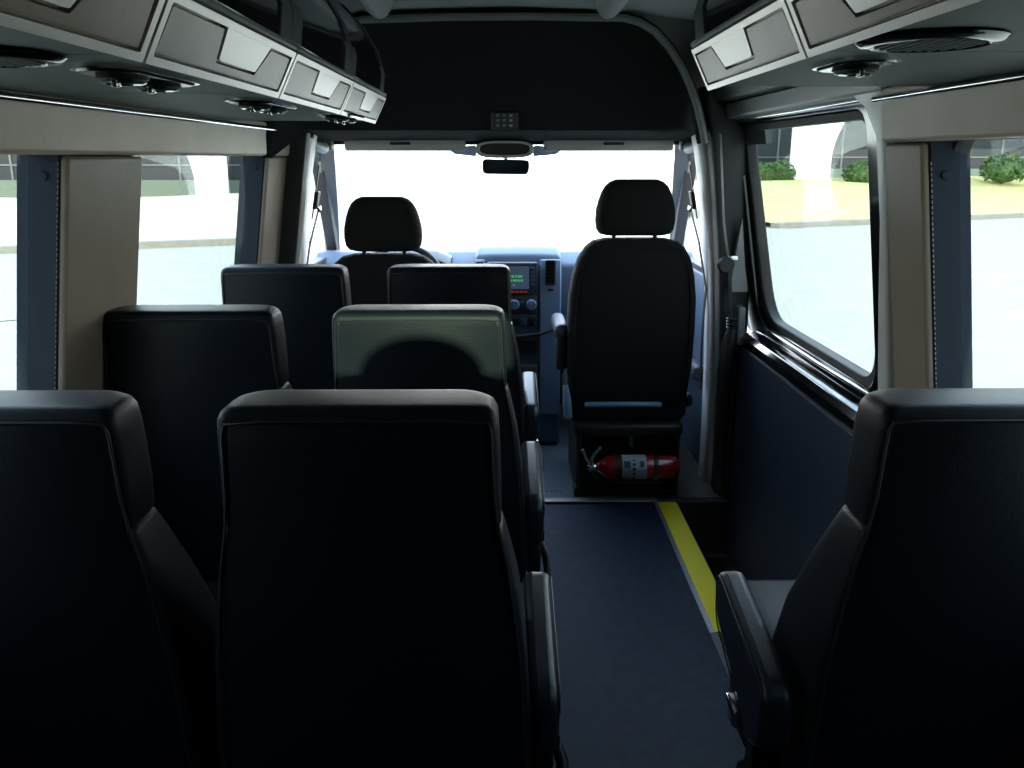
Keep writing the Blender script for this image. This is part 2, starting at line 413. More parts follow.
# front doors (windows 5 and 6)
for i, s in enumerate((-1, 1)):
    d = tag(MB().box(s*.95-.03, s*.95+.03, 3.76, 4.86, .02, .93, bev=.015).build('door_%d' % (2+i), M['dash'], smooth=True), kind='structure')
    MB().box(s*.90-.03, s*.90+.03, 3.80, 4.60, .45, .52, bev=.02).build('armrest', M['dash_dark'], d)
    P = rquad([(3.76, .92), (4.84, .92), (4.10, 1.50), (3.76, 1.56)], .05)
    Q = rquad([(3.82, .955), (4.70, .955), (4.08, 1.43), (3.82, 1.47)], .04)
    f0 = lambda y, z, s=s: (s*(.985-.16*(z-.9)), y, z); f1 = lambda y, z, s=s: (s*(.93-.16*(z-.9)), y, z)
    MB().ring(P, Q, f0, f1).build('window_frame', M['pillar'], d, bev=.005)
    g = lambda y, z, s=s: (s*(.965-.16*(z-.9)), y, z); g2 = lambda y, z, s=s: (s*(.968-.16*(z-.9)), y, z)
    tag(MB().prism(rquad([(3.80, .94), (4.74, .94), (4.09, 1.44), (3.80, 1.49)], .03), g, g2).build('window_%d' % (5+i), M['clear'], smooth=False), kind='structure')

# belt height adjusters and seat belts on the B pillars
for s, who in ((-1, 'left'), (1, 'right')):
    xb = lambda z: s*(.868-.20*(z-1.0)-.010)
    t = empty('seat_belt', (0, 0, 0), 'black seat belt with height adjuster hanging down the pale %s door pillar' % who, 'seat belt', 'front seat belts')
    def strip(y0, y1, z0, z1, th):
        zs = fr(z0, z1, 4); mb = MB()
        return mb.loft([[(xb(z), y, z) for z in zs]+[(xb(z)-s*th, y, z) for z in reversed(zs)] for y in (y0, y1)])
    strip(3.655, 3.67, 1.20, 1.42, .004).build('slide_rail', M['plastic'], t)
    strip(3.64, 3.69, 1.24, 1.315, .018).build('adjuster', M['plastic'], t, bev=.006)
    MB().tube([(xb(1.25)-s*.02, 3.64, 1.25), (xb(1.25)-s*.025, 3.665, 1.235), (xb(1.25)-s*.02, 3.69, 1.25)], .007).build('belt_guide', M['chrome'], t)
    mb = MB(); path = [(xb(1.24)-s*.022, 1.24), (xb(1.1)-s*.006, 1.1), (xb(.9)-s*.004, .9), (s*.868, .7), (s*.874, .45)]
    mb.loft([[(x, y, z) for x, z in path]+[(x-s*.003, y, z) for x, z in reversed(path)] for y in (3.65, 3.68)])
    mb.build('webbing', M['plastic'], t)

# coat hooks on the pillars
for s, x, z in ((-1, -.775, 1.575), (1, .755, 1.60)):
    MBo = MB().tube([(x, 3.61, z+.02), (x, 3.59, z+.01), (x, 3.575, z-.02), (x, 3.57, z-.045), (x+s*.0, 3.555, z-.04)], [.009, .009, .008, .007, .005])
    tag(MBo.build('coat_hook', M['plastic']), 'small dark coat hook high on the %s door pillar' % ('left' if s < 0 else 'right'), 'coat hook')

# ------------------------------------------------------------------ sliding door on the right (door_1)
dw = lambda y, z, o: ((.955+.14*(1.5-z) if z > .70 else .955+.112)+o, y, z)
def dfn(o): return lambda y, z: dw(y, z, o)
mb = MB()
outer = [(2.07, .74), (3.58, .74), (3.58, 1.70), (2.07, 1.70)]
O = rquad(outer, .02, 8)
G = rquad([(2.32, .83), (3.37, .83), (3.50, 1.55), (2.32, 1.55)], [.12, .14, .05, .07], 8)
F = rquad([(2.27, .80), (3.41, .80), (3.53, 1.575), (2.28, 1.575)], [.13, .15, .06, .08], 8)
d1 = tag(mb.ring(O, F, dfn(-.02), dfn(.05)).build('door_1', M['gloss'], bev=.004), kind='structure')
MB().ring(F, G, dfn(.0), dfn(.045)).build('rubber_seal', M['rubber'], d1, bev=.006)
MB().prism(G, dfn(.035), dfn(.039)).build('pane', M['tint'], d1, smooth=False)
# glossy sill ledge between card and glass
rings = []
for y, k in ((2.16, 0), (2.24, 1), (2.8, 1.0), (3.30, .8), (3.44, 0)):
    rings.append([(1.05, y, .70), (.982-.01*(1-k), y, .70), (.976-.01*(1-k), y, .735), (.988, y, .750+.008*k), (1.035, y, .758+.012*k), (1.045, y, .80+.005*k), (1.06, y, .81)])
MB().loft(rings).build('sill_ledge', M['gloss'], d1, bev=.003, angle=25)
MB().tube([(1.03, 2.30, .800), (1.026, 2.7, .798), (1.026, 3.2, .800)], .007).build('sill_bead', M['chrome'], d1)
# navy door card
MB().prism(rquad([(2.07, -.25), (3.50, -.25), (3.50, .70), (2.07, .70)], .02), lambda y, z: (.975+.0*z, y, z), lambda y, z: (1.05, y, z)).build('door_card', M['navy'], d1, bev=.008)
MB().box(.955, .985, 3.42, 3.50, .70, .86, bev=.01).build('latch_plate', M['greytrim'], d1)
# upper runner rails
MB().prism([(2.09, 1.60), (3.60, 1.60), (3.60, 1.655), (2.09, 1.655)], dfn(-.065), dfn(.0)).build('runner_trim', M['silver'], d1, bev=.008)
MB().prism([(2.09, 1.665), (3.52, 1.665), (3.52, 1.72), (2.09, 1.72)], dfn(-.10), dfn(.0)).build('runner_cover', M['silver'], d1, bev=.006)
MB().tube([dw(2.12, 1.592, -.035), dw(2.8, 1.592, -.035), dw(3.45, 1.592, -.035)], .009).build('runner_rail', M['chrome'], d1)
# rear post of the door opening: smooth pale trim that curves over the corner
rings = []
for z, y0, y1, xi in ((.0, 2.045, 2.10, .985), (.4, 2.045, 2.10, .985), (.75, 2.045, 2.105, .975), (.9, 2.045, 2.11, .955), (1.1, 2.045, 2.10, .93), (1.3, 2.045, 2.085, .905), (1.5, 2.045, 2.10, .88), (1.57, 2.045, 2.16, .87), (1.60, 2.045, 2.24, .87)):
    rings.append([(u, v, z) for u, v in rrect(xi, 1.0, y0, y1, .012, 3)])
tag(MB().loft(rings).build('trim_20', M['silver'], angle=60), kind='structure')

# grab pole, belt reel and bracket by the door front
t = empty('grab_pole', (.93, 3.44, .05), 'black curved grab pole standing at the front of the sliding door opening', 'grab pole')
MB().tube([(0, 0, 0), (-.01, 0, .3), (-.01, 0, .55), (.0, 0, .66), (.012, .01, .72)], [.022, .03, .034, .03, .022], n=14).build('pole', M['plastic'], t)
mb = MB()
for k in range(4): mb.lathe([(.026, 0), (.03, .004), (.026, .008)], (.012, .01, .72+.012*k), 'Z', 16)
mb.build('collar', M['rubber'], t)
t = empty('shoulder_belt', (.90, 3.46, .80), 'black shoulder belt with round anchor beside the sliding door window', 'seat belt')
mb = MB(); path = [(-.055, .74), (-.02, .40), (.012, .22), (.03, .05), (.045, -.1)]
mb.loft([[(x, y, z) for x, z in path]+[(x-.004, y, z) for x, z in reversed(path)] for y in (-.035, .005)]).build('webbing', M['plastic'], t)
MB().lathe([(.0, -.03), (.03, -.03), (.036, -.015), (.03, 0)], (-.01, -.02, .235), 'Y', 20).build('anchor', M['plastic'], t)
MB().box(-.005, .035, -.045, -.03, .25, .27, bev=.004).build('buckle_loop', M['chrome'], t)
MB().prism(rquad([(.0, .12), (.075, .12), (.055, .22), (.03, .42)], .012), lambda u, v: (u+.02, -.01, v), lambda u, v: (u+.02, .02, v)).build('cover_plate', M['greytrim'], t, bev=.004)

# ------------------------------------------------------------------ overhead bins
def curve_pts(n=8):
    a = [(.372, 1.650), (.372, 1.70), (.392, 1.76), (.43, 1.83), (.48, 1.89), (.54, 1.94)]
    return a
def bin_unit(s, y0, y1, lab, closed_front):
    L = y1-y0
    t = empty('overhead_bin', (0, y0, .026 if s > 0 else 0), lab, 'overhead bin', 'overhead bins on the %s wall' % ('left' if s < 0 else 'right'))
    X = lambda x: s*x
    # carcass: underside + wall side + end cheek
    zt = 1.93
    body = [(.86, 1.572), (.86, 1.562), (.425, 1.562), (.422, 1.572), (.397, 1.632), (.385, 1.70), (.40, 1.76), (.44, 1.83), (.49, 1.885), (.555, 1.93), (.72, 1.915), (.81, 1.86), (.84, 1.70)]
    MB().loft([[(X(x), y, z) for x, z in body] for y in (.002, L-.002)]).build('bin_body', M['bin_under'], t, smooth=False)
    # front handle rail: face plane from (.418,1.560) to (.378,1.643)
    p0 = Vector((.420, 0, 1.560)); p1 = Vector((.382, 0, 1.636)); w = (p1-p0); nrm = Vector((-w.z, 0, w.x)).normalized()*-1
    if nrm.x > 0: nrm = -nrm
    def fp(off): return lambda u, v: (X((p0+w*v+nrm*off).x), u, (p0+w*v+nrm*off).z)
    g = .004
    e = .014
    MB().prism([(g, 0), (L-g, 0), (L-g, 1), (g, 1)], fp(0), fp(.004)).build('rail_back', M['bin_pad'], t, smooth=False)
    MB().ring(rquad([(g, 0), (L-g, 0), (L-g, 1), (g, 1)], .008), rquad([(g+e, .12), (L-g-e, .12), (L-g-e, .88), (g+e, .88)], .012), fp(.0), fp(.016)).build('rail_frame', M['bin_face'], t, bev=.004)
    a, b = L*.37, L*.74
    P = [(a-.004, .98), (a+.010, .35), (b-.035, .35), (b+.004, .98)]
    MB().prism(rquad(P, [.002, .02, .02, .002]), fp(.0), fp(.0155)).build('latch_plate', M['bin_face'], t, bev=.004)
    a2, b2 = a, b
    U = [(g+e+.005, .16), (L-g-e-.005, .16), (L-g-e-.008, .84), (b2+.008, .84), (b2-.030, .30), (a2+.004, .30), (a2-.010, .84), (g+e+.008, .84)]
    MB().prism(rquad(U, [.012]*8, 4), fp(.004), fp(.0145)).build('pull_pad', M['bin_pad'], t, bev=.005)
    # ledge between rail and door
    MB().box(min(X(.366), X(.41)), max(X(.366), X(.41)), g, L-g, 1.633, 1.644, bev=.004).build('ledge', M['greytrim'], t)
    # curved glossy door
    c = [(.380, 1.648), (.374, 1.695), (.390, 1.76), (.430, 1.83), (.482, 1.888), (.548, 1.934)]
    inn = [(x+.012, z-.004) for x, z in c]
    MB().loft([[(X(x), y, z) for x, z in c]+[(X(x), y, z) for x, z in reversed(inn)] for y in (.03, L-.03)]).build('bin_door', M['gloss'], t, bev=.003)
    # grey edge strips with a stepped foot
    for side in (0, 1):
        mb = MB()
        for z0i in range(len(c)-1):
            pass
        def strip(y0_, y1_, cc):
            o_ = [(x-.004, z+.002) for x, z in cc]
            mb.loft([[(X(x), y, z) for x, z in o_]+[(X(x+.01), y, z-.003) for x, z in reversed(cc)] for y in (y0_, y1_)])
        ya, yb = (.003, .032) if side == 0 else (L-.032, L-.003)
        strip(ya, yb, c)
        fa, fb = (.003, .075) if side == 0 else (L-.075, L-.003)
        strip(fa, fb, [c[0], (.3738, 1.695), (.379, 1.715)])
        mb.build('door_edge', M['pillar'], t, bev=.002)
    return t
LB = [(.43, 1.015), (1.015, 1.60), (1.60, 2.19), (2.19, 2.80)]
names = ['nearest of the four left overhead bins, cut off by the left picture edge', 'second nearest left overhead bin above the first double reading lamp', 'third nearest left overhead bin, handle pad lit silver', 'farthest and smallest looking left overhead bin, beside the dark cab headliner']
for (a, b), n_ in zip([(.43, 1.02), (1.02, 1.61), (1.61, 2.20), (2.20, 2.79)], names): bin_unit(-1, a, b, n_, b > 2.7)
for (a, b), n_ in zip([(.62, 1.21), (1.21, 1.79)], ['near right overhead bin above the big round speaker, cut off by the top edge', 'far right overhead bin ending beside the sliding door, bright silver latch plate']): bin_unit(1, a, b, n_, b > 1.7)
# fixtures on the undersides
def speaker(x, y, lab):
    t = empty('ceiling_speaker', (x, y, 1.562+(.026 if x > 0 else 0)), lab, 'speaker', 'round speakers under the overhead bins')
    MB().lathe([(.0, 0), (.082, 0), (.085, -.003), (.078, -.009), (.066, -.010), (.062, -.006), (.0, -.007)], (0, 0, 0), 'Z', 32).build('surround', M['gloss'], t)
    mb = MB()
    for k in range(9):
        xx = -.05+.0125*k; hw = math.sqrt(max(.06**2-xx*xx, .0001)); mb.box(xx-.0025, xx+.0025, -hw, hw, -.0095, -.006)
    mb.build('grille', M['pillar'], t, smooth=False)
def lamp(x, y, n, lab, L=.30):
    t = empty('reading_lamp', (x, y, 1.562+(.026 if x > 0 else 0)), lab, 'reading lamp', 'reading lamps under the overhead bins')
    MB().prism(rrect(-.045, .045, -L/2, L/2, .044, 8), lambda u, v: (u, v, 0), lambda u, v: (u*.9, v*.96, -.009)).build('bezel', M['gloss'], t, bev=.004)
    MB().ring(rrect(-.047, .047, -L/2-.002, L/2+.002, .045, 8), rrect(-.042, .042, -L/2+.004, L/2-.004, .041, 8), lambda u, v: (u, v, 0), lambda u, v: (u, v, -.006)).build('chrome_ring', M['chrome'], t)
    for k in range(n):
        yy = (k-(n-1)/2)*(L*.42)
        h = MB().lathe([(.0, -.006), (.032, -.007), (.033, -.013), (.024, -.017), (.0, -.015)], (0, yy, 0), 'Z', 20).build('lamp_head', M['plastic'], t)
        MB().lathe([(.027, -.013), (.029, -.017), (.024, -.019), (.022, -.015)], (0, yy, 0), 'Z', 20).build('nozzle_ring', M['chrome'], h)
        MB().box(-.004, .004, yy-.030, yy-.014, -.024, -.013, bev=.002).build('lever', M['chrome'], h)
speaker(-.575, 1.0, 'round black speaker under the nearest left overhead bin')
lamp(-.50, 1.24, 2, 'nearest left reading lamp, long black bezel with bright rim', .27)
lamp(-.50, 1.86, 2, 'left reading lamp in the middle of the row of three', .30)
lamp(-.44, 2.40, 2, 'farthest left reading lamp beside the pillar', .26)
speaker(.505, 1.075, 'large round black speaker under the near right overhead bin')
lamp(.520, 1.335, 1, 'single reading lamp under the right overhead bin with small lever', .17)

# ------------------------------------------------------------------ passenger seats
def sect(hw, yr, yf, z, rr=.032, rf=.055):
    d = yf-yr; rr = min(rr, hw*.9, d*.45); rf = min(rf, hw*.9, d*.5)
    return [(u, v, z) for u, v in rrect(-hw, hw, yr, yf, [rf, rf, rr, rr], 5)]
def make_seat(lab, cat, x, y, arm_side, ax=.277, group='black leather passenger seats'):
    t = empty('passenger_seat', (x, y, 0), lab, cat, group)
    # lower backrest
    rows = [(.38, .25, .030, .30), (.42, .262, .028, .31), (.55, .258, .022, .29), (.68, .248, .016, .25), (.78, .236, .012, .198), (.84, .225, .010, .168), (.88, .217, .008, .147), (.902, .212, .007, .136), (.910, .209, .007, .128)]
    MB().loft([sect(hw, yr, yf, z, .016) for z, hw, yr, yf in rows]).build('backrest', M['leather'], t, angle=70)
    rows = [(.893, .190, .015, .115), (.901, .203, .010, .128), (.918, .2085, .007, .137), (.965, .2085, .005, .140), (1.02, .207, .003, .138), (1.06, .2055, .001, .134), (1.083, .204, .001, .128), (1.094, .199, .004, .122), (1.100, .190, .010, .114), (1.102, .175, .020, .100)]
    MB().loft([sect(hw, yr, yf, z, .016, .05) for z, hw, yr, yf in rows]).build('headrest', M['leather'], t, angle=70)
    # flat rear panel with piping round it
    prof = [(.44, .248, .029), (.68, .236, .018), (.84, .217, .011), (.91, .203, .0075), (.965, .197, .005), (1.02, .195, .003), (1.066, .193, .0012), (1.079, .188, .001)]
    mb = MB()
    mb.loft([[(-w, yy+.003, z), (-w+.01, yy-.002, z), (0, yy-.004, z), (w-.01, yy-.002, z), (w, yy+.003, z), (0, yy+.01, z)] for z, w, yy in prof])
    mb.build('rear_panel', M['leather'], t, angle=70)
    P = [(w+.002, yy-.001, z) for z, w, yy in prof]; P2 = [(-a, b, c) for a, b, c in reversed(P)]
    MB().tube(P+[(.14, -.0005, 1.0825), (0, -.001, 1.083), (-.14, -.0005, 1.0825)]+P2, .0022, n=6).build('piping', M['piping'], t)
    # cushion
    rows = [(.36, .215, .17, .60), (.385, .238, .155, .635), (.42, .247, .15, .655), (.46, .247, .15, .66), (.485, .240, .16, .65), (.497, .215, .19, .62)]
    MB().loft([sect(hw, yr, yf, z, .04, .06) for z, hw, yr, yf in rows]).build('seat_cushion', M['leather'], t, angle=70)
    # base
    MB().box(-.22, .22, .17, .60, .30, .36, bev=.01).build('seat_frame', M['plastic'], t)
    for sx_ in (-1, 1):
        MB().loft([[(sx_*.17+dx, yy, z) for dx, yy in ((-.02, y0), (.02, y0), (.02, y1), (-.02, y1))] for z, y0, y1 in ((0.001, .16, .60), (.03, .17, .59), (.12, .26, .50), (.30, .24, .52))]).build('leg', M['plastic'], t, bev=.006)
    if arm_side:
        s = arm_side
        P = rquad([(.035, .49), (.10, .46), (.36, .56), (.375, .665), (.03, .610)], [.03, .03, .03, .035, .045], 6)
        MB().prism(P, lambda u, v: (s*(ax-.027), u, v), lambda u, v: (s*(ax+.027), u, v)).build('armrest', M['leather_arm'], t, bev=.021)
        mb = MB().tube([(s*(ax+.0265), u, v) for u, v in [(p[0]*.94+.012, p[1]*.94+.034) for p in P]][:], .0016, n=5)
        mb.build('arm_seam', M['piping'], t)
        MB().box(s*.28-.02, s*.28+.02, .12, .34, .36, .46, bev=.012).build('side_cover', M['plastic'], t)
        MB().tube([(s*.30, .16, .44), (s*.315, .12, .41), (s*.318, .08, .36)], [.010, .012, .008]).build('recline_lever', M['plastic'], t)
        MB().box(s*.305-.01, s*.305+.01, .24, .31, .385, .42, bev=.005).build('belt_buckle', M['chrome'], t)
    return t
R1, R2, R3 = 2.80, 1.97, 1.17
make_seat('black leather seat back in the foreground centre, nearest aisle seat of the left pairs', 'seat', -.215, R3, 1)
make_seat('black leather seat cut by the left picture edge, nearest window seat on the left', 'seat', -.768, R3, 0)
make_seat('black leather aisle seat in the second row with a green-lit upper back', 'seat', -.205, R2, 1)
make_seat('black leather window seat in the second row in front of the wide beige pillar', 'seat', -.750, R2, 0)
make_seat('black leather aisle seat in the farthest passenger row, just left of the radio', 'seat', -.187, R1, 1)
make_seat('black leather window seat in the farthest passenger row, behind the driver seat', 'seat', -.735, R1, 0)
make_seat('single black leather seat at the lower right beside the near right window', 'seat', .752, R3, -1, ax=.305)

# ------------------------------------------------------------------ cab seats
def cab_seat(x, y, lab, arm=True, dz=0):
    t = empty('cab_seat', (x, y, 0), lab, 'seat', 'front cab seats')
    rows = [(.40, .235, .05, .20), (.44, .255, .03, .21), (.60, .268, .015, .20), (.75, .270, .005, .19), (.88, .266, -.005, .17), (.98, .252, -.012, .15), (1.05, .232, -.016, .13), (1.095, .205, -.016, .115), (1.12, .175, -.012, .10), (1.13, .13, -.0, .09)]
    MB().loft([sect(hw, yr, yf, z, .04, .06) for z, hw, yr, yf in [(z+dz*min(1, (z-.4)*3), a_, b_, c_) for z, a_, b_, c_ in rows]]).build('backrest', M['cloth'], t, angle=75)
    rows = [(1.142, .12, .01, .09), (1.148, .145, -.0, .10), (1.165, .158, -.012, .11), (1.20, .163, -.018, .115), (1.24, .161, -.02, .115), (1.28, .153, -.018, .11), (1.315, .142, -.012, .10), (1.340, .128, -.005, .092), (1.356, .110, .004, .085), (1.366, .085, .018, .07)]
    MB().loft([sect(hw, yr, yf, z+dz, .05, .05) for z, hw, yr, yf in rows]).build('headrest', M['cloth'], t, angle=75)
    for sx in (-1, 1): MB().tube([(sx*.085, .05, 1.09+dz), (sx*.085, .05, 1.16+dz)], .009).build('headrest_post', M['plastic'], t)
    # edge seam of the back
    P = [(.26, -.004, .6), (.262, -.014, .75), (.255, -.02, .88), (.24, -.026, .98), (.218, -.029, 1.05), (.19, -.028, 1.09)]
    P2 = [(-a, b, c) for a, b, c in reversed(P)]
    P = [(a*.93, b+.012, c+dz) for a, b, c in P]; P2 = [(a*.93, b+.012, c+dz) for a, b, c in P2]
    MB().tube(P+P2, .003, n=5).build('back_seam', M['cloth'], t)
    rows = [(.33, .24, .06, .54), (.36, .26, .05, .57), (.42, .262, .06, .58), (.455, .25, .08, .57), (.47, .22, .1, .54)]
    MB().loft([sect(hw, yr, yf, z, .04, .07) for z, hw, yr, yf in rows]).build('seat_cushion', M['cloth'], t, angle=75)
    # pale bar and frame under the backrest
    MB().tube([(-.19, -.0, .425), (-.17, -.012, .43), (.11, -.012, .43), (.13, 0, .425)], .012, n=8).build('pale_crossbar', M['dash_light'], t)
    MB().box(-.235, .235, -.01, .50, .28, .34, bev=.02).build('seat_frame', M['plastic'], t)
    # base box: side walls, top and a back wall set in
    mb = MB().box(-.225, -.205, 0, .46, .007, .29, bev=.004).box(.205, .225, 0, .46, .007, .29, bev=.004).box(-.21, .21, .14, .16, .007, .29).box(-.225, .225, -.0, .46, .007, .03, bev=.003)
    mb.build('seat_box', M['plastic'], t)
    for sx in (-1, 1):
        MB().lathe([(.0, 0), (.028, 0), (.032, .01), (.026, .022), (0, .022)], (sx*.27-(.011), .09, .42), 'X', 18).build('side_knob', M['plastic'], t)
    MB().tube([(-.262, .04, .36), (-.268, .03, .44), (-.275, .05, .5)], [.02, .018, .012]).build('side_cover', M['dash_light'], t)
    if arm:
        MB().box(-.325, -.265, .05, .36, .70, .765, bev=.024).build('armrest', M['dash_dark'], t)
        MB().box(-.315, -.27, .06, .16, .56, .72, bev=.018).build('armrest_bracket', M['plastic'], t)
    return t
cab_seat(.535, 3.50, 'black cloth front passenger seat with rounded headrest over the fire extinguisher')
cab_seat(-.512, 3.58, 'dark driver seat with rounded headrest in front of the steering wheel', arm=False, dz=-.072)
# wiring and bracket under the front passenger seat
t = empty('bracket', (.56, 3.60, .20), 'pale bent metal bracket under the front passenger seat above the extinguisher', 'bracket')
MB().prism([(-.02, .06), (.05, .06), (.05, .052), (.01, .05), (.012, .0), (-.004, .0), (-.006, .045), (-.02, .052)], lambda u, v: (u, 0, v), lambda u, v: (u, .015, v)).build('plate', M['alum'], t)

# fire extinguisher lying across under the seat
t = empty('fire_extinguisher', (.545, 3.455, .158), 'red fire extinguisher with white label lying under the front passenger seat', 'fire extinguisher')
r = .052
MB().lathe([(.0, .205), (.03, .203), (.046, .192), (r, .172), (r, -.09), (.047, -.115), (.034, -.135), (.022, -.145), (.018, -.155), (0, -.155)], (0, 0, 0), 'X', 32).build('cylinder', M['red'], t)
lb = MB().lathe([(r+.0006, -.045), (r+.0012, -.044), (r+.0012, .058), (r+.0006, .059)], (0, 0, 0), 'X', 32).build('label', M['white'], t)
mb = MB()
def on_cyl(x0, x1, a0, a1):
    q = [(x, r+.0018, a) for x in (x0, x1) for a in (a0, a1)]
    n = 5
    mb.loft([[(x, -(r+.0018)*math.cos(a), (r+.0018)*math.sin(a)) for a in fr(a0, a1, n)] for x in (x0, x1)], closed=False, cap=False)
random.seed(3)
for k in range(11):
    a = -.9+k*.17
    xx = -.040
    while xx < .05:
        w = random.choice((.004, .007, .011));
        if not (-.002 < xx < .012): on_cyl(xx, xx+w, a, a+.055)
        xx += w+.003
on_cyl(-.002, .012, -1.0, .95); on_cyl(.030, .046, .35, .8); on_cyl(-.038, -.012, .3, .8)
mb.build('label_print', M['ink'], lb)
MB().lathe([(.0, -.155), (.017, -.155), (.02, -.165), (.017, -.185), (.012, -.19), (0, -.19)], (0, 0, 0), 'X', 20).build('valve', M['chrome'], t)
MB().tube([(-.165, 0, .01), (-.175, -.004, .035), (-.16, -.004, .062), (-.135, -.004, .092)], [.006, .007, .007, .006]).build('squeeze_lever', M['alum'], t)
MB().tube([(-.18, 0, .01), (-.198, -.004, .04), (-.208, -.004, .07), (-.214, -.004, .082)], [.006, .006, .006, .007]).build('carry_handle', M['alum'], t)
MB().lathe([(.0, -.012), (.012, -.012), (.013, -.002), (.012, 0), (0, 0)], (-.172, -.018, 0), 'Y', 16).build('pressure_gauge', M['chrome'], t)
MB().tube([(-.17, 0, -.015), (-.165, -.004, -.04), (-.15, -.004, -.05)], .008).build('nozzle', M['plastic'], t)
for xx in (-.07, .09):
    MB().ring([(.057*math.cos(a), .057*math.sin(a)) for a in fr(0, 2*PI, 28)[:-1]], [(.0525*math.cos(a), .0525*math.sin(a)) for a in fr(0, 2*PI, 28)[:-1]], lambda u, v, xx=xx: (xx, u, v), lambda u, v, xx=xx: (xx+.018, u, v)).build('strap', M['plastic'], t)
MB().box(-.11, .13, -.03, .045, -.068, -.054, bev=.003).build('cradle', M['plastic'], t)

# floor mat button / corner block next to the seat base
tag(MB().prism(rquad([(0, 0), (.05, 0), (.045, .03), (.02, .05), (0, .03)], .008), lambda u, v: (.30+u, 3.49, .007+v), lambda u, v: (.30+u, 3.56, .007+v)).build('seat_rail_cap', M['plastic'], bev=.004), 'small black rail cap on the cab floor at the corner of the front passenger seat', 'rail cap')

# ------------------------------------------------------------------ dashboard
tag(MB().box(-1.03, 1.03, 4.95, 4.99, -.04, .93).build('wall_front', M['plastic'], smooth=False), kind='structure')
tag(MB().box(.66, 1.02, 3.462, 3.60, .0065, .012).box(.78, 1.02, 3.60, 4.95, .0065, .012).build('trim_22', M['plastic'], smooth=False), kind='structure')
t = empty('dashboard', (0, 4.2, 0), 'blue-grey dashboard spanning the cab below the windscreen', 'dashboard')
pr = [(.25, .52), (.13, .60), (.12, .78), (.16, .92), (.25, .975), (.45, .965), (.75, .90), (.75, .52)]
MB().loft([[(x, y, z) for y, z in pr] for x in (-.98, .98)]).build('dash_body', M['dash'], t, bev=.015)
pr = [(-.02, .02), (-.02, .70), (.0, .93), (.03, .985), (.10, 1.012), (.30, 1.01), (.5, .96), (.5, .02)]
rings = []
for x, k in ((-.150, 0), (-.135, 1), (-.05, 1.1), (.06, 1.12), (.17, 1.1), (.262, 1), (.280, 0)):
    rings.append([(x, y, z-(.018*(1-k) if z > .9 else 0)+(.012*(k-1) if z > .9 and k > 1 else 0)) for y, z in pr])
MB().loft(rings).build('centre_stack', M['dash'], t, bev=.01)
# lighter wings either side of the screen
for x0, x1 in ((-.148, -.10), (.172, .276)):
    MB().loft([[(x, y-.012, z) for x, y, z in ((x0, -.015, zz) if False else (x0, yy, zz), (x1, yy, zz), (x1, yy+.02, zz), (x0, yy+.02, zz))] for yy, zz in ((-.02, .18), (-.02, .70), (-.004, .90), (.018, .965))]).build('stack_wing', M['dash_light'], t, bev=.006)
def vent(x, z, w, h, parent=t, yy=-.03):
    v = MB().ring(rrect(x-w/2, x+w/2, z-h/2, z+h/2, .012), rrect(x-w/2+.006, x+w/2-.006, z-h/2+.006, z+h/2-.006, .008), lambda u, q: (u, yy-.008, q), lambda u, q: (u, yy+.015, q)).build('air_vent', M['dash_dark'], parent)
    MB().box(x-w/2+.004, x+w/2-.004, yy+.008, yy+.016, z-h/2+.004, z+h/2-.004).build('vent_back', M['plastic'], v)
    mb = MB(); n = 7
    for k in range(n):
        zz = z-h/2+.012+(h-.024)*k/(n-1); mb.box(x-w/2+.006, x+w/2-.006, yy-.005, yy+.009, zz-.002, zz+.002)
    mb.build('louvres', M['plastic'], v, smooth=False)
    return v
vent(.222, .905, .052, .125, yy=-.028); vent(-.125, .935, .04, .05, yy=-.02)
MB().box(.210, .238, -.034, -.028, .815, .826, bev=.002).build('wing_button', M['plastic'], t)
# radio and screen
rd = MB().box(-.09, .160, -.030, .02, .80, .955, bev=.008).build('radio', M['dash_dark'], t)
MB().box(-.07, .118, -.034, -.028, .825, .935, bev=.003).build('display', M['screen'], rd)
mb = MB()
for z, xs_ in ((.888, ((.0, .012), (.015, .03), (.033, .045), (.05, .058), (.062, .085))), (.868, ((-.0, .02), (.024, .036), (.040, .058), (.062, .072), (.076, .088)))):
    for a, b in xs_: mb.box(a, b, -.0355, -.034, z-.006, z+.005)
mb.box(.040, .048, -.0355, -.034, .842, .848)
mb.build('green_readout', M['green'], rd, smooth=False)
mb = MB()
for k in range(8): mb.box(-.06+.022*k, -.045+.022*k, -.036, -.030, .806, .816, bev=.001)
mb.build('radio_buttons', M['redglow'], rd)
mb = MB()
for k in range(5): mb.box(.126, .146, -.036, -.030, .84+.02*k, .852+.02*k, bev=.001)
mb.build('side_buttons', M['dash'], rd)
# climate knobs
cp = MB().box(-.09, .160, -.030, .02, .70, .79, bev=.008).build('climate_panel', M['dash_dark'], t)
for x in (-.04, .045, .130):
    k_ = MB().lathe([(.0, -.022), (.021, -.022), (.025, -.016), (.027, 0), (0, 0)], (x, -.03, .748), 'Y', 24).build('knob', M['dash_light'] if x > 0 else M['dash'], cp)
    MB().box(x-.003, x+.003, -.056, -.050, .748, .768).build('pointer', M['white'], k_)
MB().box(.075, .095, -.036, -.03, .735, .765, bev=.003).build('rocker_switch', M['dash'], cp)
bp_ = MB().box(-.09, .160, -.030, .02, .635, .69, bev=.006).build('switch_row', M['dash_dark'], t)
for k in range(6): MB().box(-.08+.039*k, -.048+.039*k, -.036, -.03, .645, .68, bev=.003).build('switch', M['plastic'] if k % 2 else M['dash'], bp_)
